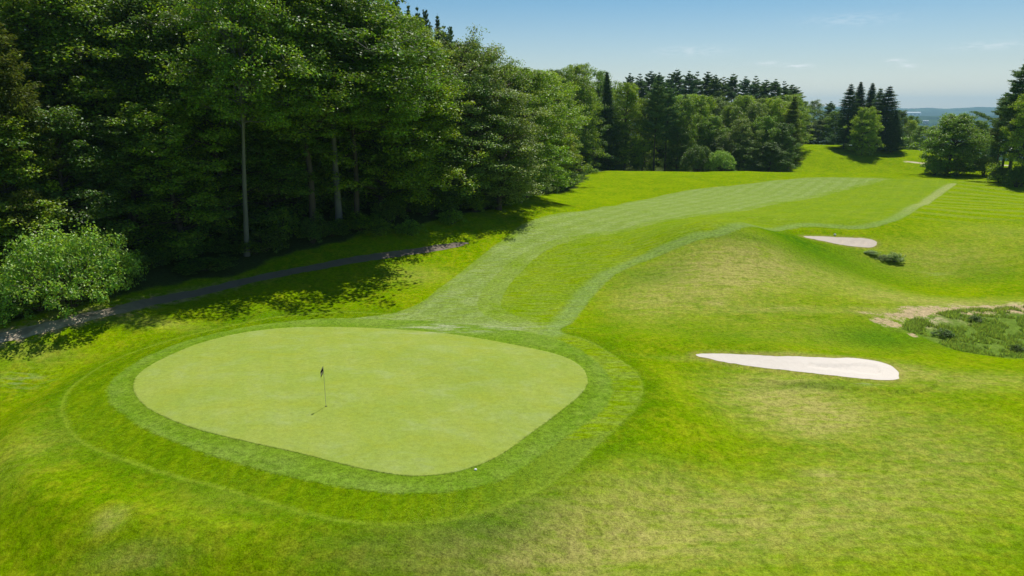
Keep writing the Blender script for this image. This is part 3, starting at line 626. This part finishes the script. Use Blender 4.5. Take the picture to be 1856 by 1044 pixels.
# --- left wood, behind
BK = 'crowns packed behind the front of the left wood'
for q, (px, D, top, kd, cc) in enumerate([(-120, 12, -80, 'maple', C_MAPLE), (-20, 14, -70, 'tall', C_MAPLE), (60, 20, -60, 'maple2', C_DARK), (150, 20, -80, 'maple', C_MAPLE), (230, 18, -70, 'tall', C_MAPLE), (310, 16, -80, 'maple2', C_MAPLE),
        (390, 16, -70, 'oak', C_BRIGHT), (470, 16, -80, 'maple', C_MAPLE), (550, 16, -70, 'tall', C_DARK), (630, 14, -50, 'maple2', C_MAPLE), (690, 12, 0, 'maple', C_MAPLE), (765, 14, 34, 'tall', C_MAPLE), (840, 16, 62, 'maple', C_MAPLE),
        (320, 6, 170, 'full', C_MAPLE), (540, 7, 160, 'full', C_DARK), (690, 6, 200, 'full', C_DARK), (235, 8, 200, 'full', C_DARK), (120, 8, 180, 'full', C_DARK), (790, 5, 230, 'full', C_DARK), (640, 6, 120, 'full', C_DARK), (480, 7, 120, 'full', C_DARK), (400, 8, 100, 'full', C_DARK), (20, 7, 200, 'full', C_BRIGHT)]):
    tree(kd, px, D, top, 200 if px < 700 else 130, cc, ('low leafy crown in the left wood, ' if D < 10 else 'leafy crown behind the wood front, ') + near_left(px), BK)
for q in range(34):
    y = PR.uniform(64, 165); x = forest_edge(y) - PR.uniform(18, 60); kd = ['maple', 'maple2', 'tall', 'oak'][q % 4]
    if x / y < -.82: continue
    plant(kd, x, y, PR.uniform(20, 24), PR.uniform(9, 12), [C_MAPLE, C_DARK, C_MAPLE][q % 3], 'leafy crown deep in the wood, ' + near_left(column(x, y)), BK)
for row in [('maple', 868, 12, 84, 120, C_GREY, 'grey green crown on the skyline just right of the spruce tips'), ('maple2', 912, 97, 103, 150, C_MAPLE, 'green crown on the skyline above the wood corner'), ('maple', 953, 102, 111, 160, C_MAPLE, 'broad crown on the skyline above the yellow green maples'),
            ('maple', 990, 14, 117, 110, C_BRIGHT, 'bright crown on the skyline behind the lowest yellow green tree'), ('full', 1010, 9, 170, 90, C_MAPLE, 'leafy tree filling the corner behind the lowest yellow green tree'), ('full', 1030, 168, 130, 90, C_MAPLE, 'green tree in the dip right of the left wood')]:
    tree(*row, 'crowns over the wood corner')
SPT = [(728, -6), (745, 4), (762, 10), (778, 14), (793, 26), (806, 38), (818, 48)]
for q, (px, tp_) in enumerate(SPT):
    tree(['hemlock', 'spruce', 'pine'][q % 3], px + (q * 5) % 7, 126 + q * 2, tp_ - 4 + (q * 5) % 9, 60, C_PINE, '%s from the left of the evergreen tips pricking the sky over the left wood' % ORD[q], 'evergreen tips over the left wood')
# --- undergrowth along the wood edge
UN = 'bushes in the shade along the wood edge'
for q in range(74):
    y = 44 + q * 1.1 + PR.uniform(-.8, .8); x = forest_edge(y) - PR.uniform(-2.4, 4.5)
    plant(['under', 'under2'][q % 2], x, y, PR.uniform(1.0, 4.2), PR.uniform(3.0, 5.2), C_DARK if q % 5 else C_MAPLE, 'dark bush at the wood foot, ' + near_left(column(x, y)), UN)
for q, (px, py) in enumerate([(8, 585), (690, 425), (745, 425), (640, 330), (820, 405)]):
    x, y = at(px, py); plant('under', x, y, 2.0, 3.2, C_PALE if q == 0 else C_MAPLE, ['pale bush at the far left beside the start of the path', 'leafy bush lit by a sun fleck, left of the pair under the bright maple', 'leafy bush lit by a sun fleck, right of the pair under the bright maple', 'bush among the trunks right of the straight bare trunk', 'leafy bush under the oak with dead limbs'][q], 'shrubs along the wood edge')
bx_, by_ = at(125, 548); plant('bush', bx_ + .3, by_ - .4, 7.3, 10.2, C_PALE, 'big pale green spreading shrub beside the cart path', None)
tree('sapling', 1051, 158, 280, 24, C_YEL, 'small bright yellow green sapling at the far corner of the wood', None)
# --- middle wood
GM = 'trees of the middle wood'
for row in [('full', 1062, 178, 168, 75, C_DARK, 'dark bushy tree just right of the sapling'), ('spruce', 1095, 182, 128, 60, C_SPR, 'dark pointed evergreen near the left end of the middle wood'),
            ('maple', 1012, 165, 118, 80, C_MAPLE, 'round green crown on the skyline right of the left wood'), ('maple', 1045, 172, 106, 80, C_BRIGHT, 'tallest bright crown on the skyline left of the pines'),
            ('maple2', 1085, 200, 118, 90, C_MAPLE, 'green crown sloping down towards the skyline pines'), ('full', 1035, 168, 210, 70, C_DARK, 'dark tree standing behind the sapling'),
            ('maple', 1130, 186, 142, 72, C_BRIGHT, 'bright green tree below the first skyline pines'), ('full', 1165, 188, 172, 62, C_MAPLE, 'green tree left of the tall bare stemmed pines'),
            ('pine2', 1186, 184, 142, 50, C_PINE, 'tall pine with bare reddish stem, left of the pair'), ('pine2', 1206, 187, 150, 50, C_PINE, 'tall pine with bare reddish stem, right of the pair'),
            ('full', 1238, 190, 172, 62, C_MAPLE, 'green tree right of the tall bare stemmed pines'), ('full', 1262, 198, 165, 70, C_BRIGHT, 'bright crown above the left one of the two domed shrubs'),
            ('full', 1288, 192, 205, 62, C_MAPLE, 'rounded tree above the gap between the two domed shrubs'), ('full', 1318, 200, 186, 66, C_MAPLE, 'rounded tree above the right domed shrub'),
            ('full', 1340, 188, 210, 60, C_GREY, 'grey green tree right of the domed shrubs'), ('full', 1362, 196, 180, 62, C_GREY, 'pale rounded crown in the right half of the middle wood'),
            ('full', 1385, 190, 205, 58, C_MAPLE, 'green tree third from the right end of the middle wood'), ('full', 1392, 204, 172, 66, C_BRIGHT, 'bright crown below the last skyline pines'),
            ('full', 1412, 188, 218, 56, C_DARK, 'low dark tree at the right end of the middle wood'), ('spruce2', 1430, 200, 172, 50, C_HEM, 'olive evergreen closing the right end of the middle wood'),
            ('full', 1225, 186, 225, 45, C_DARK, 'low dark tree behind the left domed shrub'), ('full', 1352, 184, 250, 60, C_DARK, 'low dark tree between the right domed shrub and the wood end'), ('full', 1395, 184, 255, 60, C_DARK, 'low dark shade tree near the right end of the middle wood'),
            ('full', 1300, 187, 245, 50, C_DARK, 'low dark tree directly behind the right domed shrub'), ('full', 1115, 184, 215, 60, C_DARK, 'low dark tree under the bright one below the first pines'), ('full', 1080, 182, 225, 50, C_DARK, 'low dark tree left of the clearing')]:
    tree(*row, GM)
tree('dome', 1266, 178, 262, 62, C_DARK, 'larger dark domed shrub, left of the pair', 'domed shrubs before the middle wood')
tree('dome', 1307, 175, 272, 54, C_PALE, 'smaller paler domed shrub, right of the pair', 'domed shrubs before the middle wood')
SK = [(1138, 131), (1157, 132), (1176, 127), (1190, 130), (1207, 132), (1221, 124), (1243, 127), (1258, 128), (1277, 128), (1291, 134), (1304, 138), (1322, 132), (1344, 137), (1361, 136), (1382, 143), (1398, 142), (1413, 146), (1428, 152)]
for q, (px, tp_) in enumerate(SK):
    tree(['pine', 'pine3', 'pine2'][q % 3], px, 232 + (q % 3) * 5, tp_ - 1, 42 + (q * 7) % 11, C_PINE if q % 2 else C_BLUE, '%s from the left of the dark pines along the skyline' % ORD[q], 'pines along the skyline')
for q in range(30):
    px = PR.uniform(1030, 1432); D = PR.uniform(208, 226)
    tree(['full', 'maple', 'maple2', 'pine'][q % 4], px, D, PR.uniform(165, 190) - (20 if px < 1110 else 0), 66, [C_MAPLE, C_BRIGHT, C_GREY, C_PINE][q % 4], ['leafy crown', 'rounded crown', 'grey green crown', 'dark pine crown'][q % 4] + ' packed inside the middle wood, ' + near_mid(px), 'packed crowns of the middle wood')
# --- gap and the group on the second hill
for row in [('full', 1450, 262, 180, 40, C_MAPLE, 'left one of the distant trees in the gap behind the second fairway'), ('maple2', 1470, 268, 178, 42, C_GREY, 'middle one of the distant trees in the gap behind the second fairway'), ('pine', 1500, 258, 182, 40, C_PINE, 'dark distant pine left of the tall evergreen group'),
            ('full', 1486, 256, 215, 40, C_DARK, 'low distant tree in front of those in the gap'), ('full', 1514, 252, 198, 40, C_MAPLE, 'leafy tree touching the left side of the tall evergreen group'), ('full', 1460, 258, 220, 36, C_DARK, 'lowest dark distant tree behind the second fairway')]:
    tree(*row, 'distant trees in the gap')
GH = 'evergreens on the second hill'
for row in [('spruce2', 1533, 226, 150, 52, C_SPR, 'leftmost spire of the evergreen group on the second hill'), ('spruce', 1550, 230, 147, 54, C_SPR, 'second spire from the left on the second hill'), ('spruce', 1571, 232, 149, 54, C_SPR, 'third spire, behind the bright round tree on the second hill'),
            ('spruce2', 1587, 228, 158, 50, C_PINE, 'fourth and shorter spire on the second hill'), ('spruce2', 1602, 224, 154, 62, C_SPR, 'rightmost tall spire on the second hill with upswept boughs'), ('spruce', 1618, 220, 200, 46, C_SPR, 'short dark evergreen at the right foot of the hill group')]:
    tree(*row, GH)
tree('solid', 1565, 218, 192, 52, C_BRIGHT, 'bright round tree in front of the evergreen spires on the second hill', None)
tree('full', 1626, 232, 196, 44, C_DARK, 'dark leafy tree at the right end of the hill group', None)
# --- right side
for row in [('solid', 1722, 163, 203, 98, C_MAPLE, 'large round tree standing alone beyond the end of the fairway'), ('dome', 1700, 161, 292, 34, C_PALE, 'pale bush left of the trunk of the lone round tree'), ('dome', 1737, 160, 292, 36, C_YEL, 'yellow green bush right of the trunk of the lone round tree'),
            ('full', 1648, 262, 214, 36, C_YEL, 'yellow green tree behind the sandy path'), ('full', 1668, 250, 225, 40, C_MAPLE, 'mid green tree between the hill group and the lone round tree'), ('full', 1640, 285, 205, 40, C_MAPLE, 'tree peeping out right behind the hill group'), ('full', 1688, 258, 232, 40, C_GREY, 'grey green tree half hidden by the lone round tree'),
            ('full', 1768, 205, 214, 52, C_MAPLE, 'leafy tree right behind the lone round tree'), ('pine2', 1785, 215, 228, 44, C_HEM, 'olive pine between the lone tree and the tall right pines'), ('pine2', 1810, 172, 205, 44, C_HEM, 'browning pine left of the tall right pines'), ('spruce', 1801, 190, 192, 26, C_SPR, 'small spire of a spruce against the far hills'),
            ('pine3', 1834, 150, 92, 100, C_PINE, 'tall ragged pine at the right edge'), ('pine3', 1862, 156, 118, 90, C_PINE, 'second ragged pine, cut by the right edge'), ('pine2', 1822, 158, 150, 60, C_PINE, 'shorter pine leaning on the tall ragged one'),
            ('full', 1858, 142, 160, 76, C_BRIGHT, 'bright leafy tree at the right edge before the pines'), ('dome', 1790, 158, 282, 48, C_MAPLE, 'round bush at the left foot of the right pines'), ('dome', 1850, 140, 300, 44, C_DARK, 'low dark bush at the right edge under the bright tree'), ('dome', 1820, 147, 302, 40, C_DARK, 'low bush in shade under the tall ragged pine'),
            ('pine3', 1930, 150, 110, 90, C_PINE, 'pine just beyond the right edge'), ('maple', 1990, 145, 150, 110, C_MAPLE, 'leafy tree beyond the right edge')]:
    tree(*row, 'trees at the right side')
# --- small plants on the right slope
for q, (px, py, h_, w_, cc, lb) in enumerate([(1622, 474, 1.3, 2.1, (.30, .40, .10), 'small leafy bush below the far bunker'), (1601, 471,   .6, 2.0, (.22, .33, .06), 'low weed clump left of the small bush below the far bunker'), (1580, 462, .4, 1.8, (.22, .33, .06), 'lowest weed clump near the far bunker lip'), (1708, 610, .8, 1.5, C_DARK, 'dark weed clump at the left of the waste ground'),
        (1768, 583, .7, 1.2, C_DARK, 'dark weed clump on the far side of the waste ground'), (1845, 640, .8, 1.1, C_DARK, 'dark weed clump at the right edge of the waste ground')]):
    x, y = at(px, py); plant('under', x, y, h_, w_, cc, lb, 'weeds and small bushes on the right slope')

# --- long grass: blades on the waste ground and along the wood
def blades(pts, rs, hmin, hmax, wid):
    n = len(pts); z = height(pts[:, 0], pts[:, 1]); B = np.column_stack([pts, z - .02]); h = rs.uniform(hmin, hmax, n)[:, None]
    a = rs.uniform(0, 6.28, n); sd = np.column_stack([np.cos(a), np.sin(a), a * 0]) * wid / 2; ln = np.column_stack([rs.normal(size=n) * .35, rs.normal(size=n) * .35, np.ones(n)]) * h
    return np.stack([B - sd, B + sd, B + ln + sd * .3, B + ln - sd * .3], 1).reshape(-1, 3)
rs = np.random.RandomState(5)
P = rs.uniform(WASTE.min(0), WASTE.max(0), (90000, 2)); d = sdist(P[:, 0], P[:, 1], WASTE)
P = P[(d > .1) & (vnoise(P[:, 0], P[:, 1], 1.6) + .9 * vnoise(P[:, 0], P[:, 1], .5) > -.12)][:42000]
g = link('rough_grass', leaf_mesh('rough_grass', blades(P, rs, .06, .30, .06), LEAF), label='weedy rough grass growing on the waste ground', category='rough grass', kind='stuff'); g.color = (0.330, 0.470, 0.090, 1)
N = NT('turf_blades'); tn = N.attr('tone'); g_ = N.n('ShaderNodeNewGeometry'); hs = N.n('ShaderNodeHueSaturation'); N.put(hs.inputs['Value'], N.step(g_.outputs['Random Per Island'], 0, 1, .55, 1.5))
N.put(hs.inputs['Color'], N.mix(tn, (0.262, 0.415, 0.000), (0.780, 0.740, 0.190))); d_s = N.n('ShaderNodeBsdfDiffuse'); t_s = N.n('ShaderNodeBsdfTranslucent'); N.put(d_s.inputs[0], hs.outputs[0]); N.put(t_s.inputs[0], hs.outputs[0])
ms = N.n('ShaderNodeMixShader'); ms.inputs[0].default_value = .5; N.t.links.new(d_s.outputs[0], ms.inputs[1]); N.t.links.new(t_s.outputs[0], ms.inputs[2]); N.t.links.new(ms.outputs[0], N.out.inputs[0]); TURF = N.m
yy = 17 + 36 * rs.rand(380000) ** 1.25; P = np.column_stack([yy * rs.uniform(-.86, .86, len(yy)), yy])
f = np.maximum(sdist(P[:, 0], P[:, 1], COLLAR), np.maximum(sdist(P[:, 0], P[:, 1], FAIR), np.maximum(sdist(P[:, 0], P[:, 1], BUNK1), sdist(P[:, 0], P[:, 1], WASTE)))); f = np.maximum(f, sdist(P[:, 0], P[:, 1], PATH, False) + 1.3)
ring_ = sdist(P[:, 0], P[:, 1], RING); nz = vnoise(P[:, 0], P[:, 1], 1.3) + .7 * vnoise(P[:, 0], P[:, 1], .4)
k = (f < -.05) & (nz > -.30 + .25 * (ring_ > 0)); P = P[k]; nz = nz[k]; ring_ = ring_[k]
dr = np.zeros(len(P))
for px, py, rx, ry, s_ in [(1420, 720, 90, 36, 1.0), (1000, 960, 150, 55, .75), (1330, 940, 200, 45, .35), (1180, 1000, 160, 40, .35), (900, 1010, 130, 45, .5), (1200, 900, 140, 45, .4), (1700, 800, 130, 60, .35), (1530, 960, 170, 45, .3), (200, 940, 25, 16, .7), (1480, 755, 90, 20, .4), (1290, 500, 90, 34, .7), (250, 1010, 70, 22, .4)]:
    x0, y0 = at(px, py); x1, _ = at(px + rx, py); _, y1 = at(px, py - ry); dr += s_ * gauss(P[:, 0], P[:, 1], x0, y0, x1 - x0, abs(y1 - y0))
tone = np.clip(dr * (1 + 1.2 * nz) + .16 * (rs.rand(len(P)) > .86) + .25 * vnoise(P[:, 0], P[:, 1], 2.7), 0, 1)
me = make_mesh('rough_turf', blades(P, rs, .015, .05, .02), [np.arange(len(P) * 4).reshape(-1, 4)], [TURF], {'tone': np.repeat(tone, 4)})
link('rough_turf', me, label='blades of unmown rough grass around the green in the foreground', category='grass', kind='stuff')
y = rs.uniform(100, 168, 16000); P = np.column_stack([forest_edge(y) + rs.uniform(-3, 2.2, 16000), y]); P = P[(y > 135) | (P[:, 0] < forest_edge(P[:, 1]))]
g = link('meadow_grass', leaf_mesh('meadow_grass', blades(P, rs, .3, .9, .12), LEAF), label='tall pale grass fringing the tip of the left wood', category='tall grass', kind='stuff'); g.color = (0.130, 0.230, 0.075, 1)

# --- far wooded valley: thousands of crowns nobody could count
def blob_crowns(n, r0, r1, a0, a1, size, seed):
    rs = np.random.RandomState(seed); r = np.sqrt(rs.uniform(r0 ** 2, r1 ** 2, n)); t = rs.uniform(R(a0), R(a1), n); x, y = r * np.sin(t), r * np.cos(t)
    k = vnoise(x, y, 140) + rs.uniform(-.2, .2, n) > -.12; x, y = x[k], y[k]; z = height0(x, y); s = size * rs.uniform(.6, 1.4, len(x)); m = 90
    D = rs.normal(size=(len(x), m, 3)); D /= np.linalg.norm(D, axis=2)[..., None]; D[..., 2] = np.abs(D[..., 2])
    C = np.stack([x, y, z], 1)[:, None] + D * np.stack([s, s, s * 2.4], 1)[:, None] * rs.uniform(.75, 1.08, (len(x), m, 1))
    return leaves(C.reshape(-1, 3), rs, size * .34, size * .26, .6, D.reshape(-1, 3))
V = np.concatenate([blob_crowns(900, 300, 900, 14, 48, 5.5, 1), blob_crowns(1100, 900, 2400, 12, 46, 10, 2)])
g = link('distant_woodland', leaf_mesh('distant_woodland', V, LEAF), label='distant woodland filling the valley below the hills', category='woodland', kind='stuff'); g.color = (0.060, 0.125, 0.028, 1)

# --- white sheds in the valley
def box(V, Fq, x0, x1, y0, y1, z0, z1):
    b = sum(len(v) for v in V); V.append(np.array([[x0, y0, z0], [x1, y0, z0], [x1, y1, z0], [x0, y1, z0], [x0, y0, z1], [x1, y0, z1], [x1, y1, z1], [x0, y1, z1]], float))
    Fq.append(np.array([[0, 3, 2, 1], [4, 5, 6, 7], [0, 1, 5, 4], [1, 2, 6, 5], [2, 3, 7, 6], [3, 0, 4, 7]]) + b)
def plain(name, c, r=.6):
    N = NT(name); n = N.noise(4, 3); N.surf(N.mix(n, tuple(v * .9 for v in c), c), r); return N.m
M_WHITE = plain('painted_metal', (.82, .82, .80)); M_ROOF = plain('roof_metal', (.72, .74, .76)); M_DOOR = plain('dark_door', (.10, .12, .14)); M_RED = plain('flag_red', (.30, .02, .03)); M_DARK = plain('black_cup', (.01, .01, .01))
def shed(px, py, wpx, Hh, label):
    d = ray(px, py); tt = np.arange(900, 15000, 5.0); P = d[None] * tt[:, None]; P[:, 2] += H; k = int(np.argmax(P[:, 2] < height0(P[:, 0], P[:, 1]))); x, y, z = P[k]; L_ = wpx / F * y; W_ = L_ * .5; Hh *= y / 2000
    e = link('white_warehouse', None, None, (x, y, z), R(-12), label=label, category='building', group='white buildings in the valley')
    V, Q = [], []; box(V, Q, -L_ / 2, L_ / 2, -W_ / 2, W_ / 2, -8, Hh); link('wall', make_mesh('wall', np.concatenate(V), [np.concatenate(Q)], [M_WHITE]), e)
    V = np.array([[sx * (L_ / 2 + .5), sy, zz] for sx in (-1, 1) for sy, zz in ((-W_ / 2 - .5, Hh + .01), (0, Hh + W_ * .12), (W_ / 2 + .5, Hh + .01))])
    link('roof', make_mesh('roof', V, [np.array([[0, 2, 1], [3, 4, 5]]), np.array([[0, 1, 4, 3], [1, 2, 5, 4], [2, 0, 3, 5]])], [M_ROOF]), e)
    for q in range(4):
        V, Q = [], []; c0 = -L_ / 2 + L_ * (q + .5) / 4; box(V, Q, c0 - L_ * .06, c0 + L_ * .06, -W_ / 2 - .25, -W_ / 2 - .02, 0, Hh * .65); link('door', make_mesh('door', np.concatenate(V), [np.concatenate(Q)], [M_DOOR]), e)
shed(1652, 209, 26, 7, 'long white building far off in the valley, the upper left one')
shed(1677, 224, 9, 8, 'small white building lower in the valley, nearer than the long one')

# ------------------------------------------------------------------ the flagstick and small things on the turf
fx, fy = at(591, 737); fz = float(height(np.array([fx]), np.array([fy]))[0]) + .02
e = link('flagstick', None, None, (fx, fy, fz), 0, label='flagstick with a small dark red and white flag standing in the hole', category='golf flag')
N = NT('pole_paint'); gz = N.n('ShaderNodeSeparateXYZ'); N.put(gz.inputs[0], N.coords()); N.surf(N.mix(N.step(gz.outputs[2], .55, .56), (.80, .76, .55), (.62, .58, .42)), .4); 
T = Tubes(); T.add([[0, 0, 0], [0, 0, 1.15], [0, 0, 2.25]], .013, .011, 8); link('pole', T.mesh('pole', N.m), e)
nu, nv = 12, 9; U, W_ = np.meshgrid(np.linspace(0, 1, nu), np.linspace(0, 1, nv), indexing='ij')
fxv = -.012 - .12 * U; fyv = .05 * np.sin(U * 5) - .05 * U; fzv = 2.23 - .36 * W_ - .26 * U ** 1.3
V = np.stack([fxv, fyv, fzv], -1).reshape(-1, 3); i, j = np.meshgrid(np.arange(nu - 1), np.arange(nv - 1), indexing='ij')
Q = np.stack([i * nv + j, (i + 1) * nv + j, (i + 1) * nv + j + 1, i * nv + j + 1], -1).reshape(-1, 4)
N = NT('flag_cloth'); uv = N.attr('band'); N.surf(N.mix(N.step(uv, .45, .55), (.035, .012, .012), (.70, .55, .48)), .7)
me = make_mesh('flag', V, [Q], [N.m], {'band': (np.sin(W_.ravel() * 9 + U.ravel() * 3) * .5 + .5)}, True); link('flag', me, e)
V = np.array([[.058 * math.cos(t), .058 * math.sin(t), .004] for t in np.arange(20) * math.pi / 10]); link('cup', make_mesh('cup', V, [np.arange(20)[None]], [M_DARK]), e)
def ballish(name, px, py, r, zs_, mat, label, cat):
    x, y = at(px, py); z = float(height(np.array([x]), np.array([y]))[0]); rs = np.random.RandomState(int(px)); T = Tubes(); m = 8; a = np.linspace(-.5, math.pi - .02, m) 
    pts = [[0, 0, -r * math.cos(max(t, 0.02)) * zs_] for t in np.linspace(.02, math.pi - .02, m)]; rad_ = [r * math.sin(t) * rs.uniform(.9, 1.1) for t in np.linspace(.05, math.pi - .05, m)]
    T.add(pts, rad_, 0, 10); return link(name, T.mesh(name, mat), None, (x, y, z + r * zs_ * .7), 0, label=label, category=cat)
ballish('golf_ball', 862, 852, .07, .6, M_WHITE, 'white ball lying on the near collar of the green', 'ball')
ballish('tee_marker', 1513, 427, .13, 1.0, M_WHITE, 'small white marker just behind the far bunker', 'marker')

# ------------------------------------------------------------------ haze
HZ = 15500.0
hb = np.array([[sx * HZ, sy * HZ, z] for z in (-140.0, 330.0) for sx, sy in ((-1, -1), (1, -1), (1, 1), (-1, 1))])
hm = make_mesh('haze', hb, [np.array([[0, 3, 2, 1], [4, 5, 6, 7], [0, 1, 5, 4], [1, 2, 6, 5], [2, 3, 7, 6], [3, 0, 4, 7]])])
N = NT('haze'); v = N.n('ShaderNodeVolumePrincipled'); v.inputs['Color'].default_value = (.50, .79, 1, 1); v.inputs['Density'].default_value = 0.00010; v.inputs['Anisotropy'].default_value = 0.2
N.t.links.new(v.outputs[0], N.out.inputs['Volume']); hm.materials.append(N.m); link('haze', hm, kind='stuff')
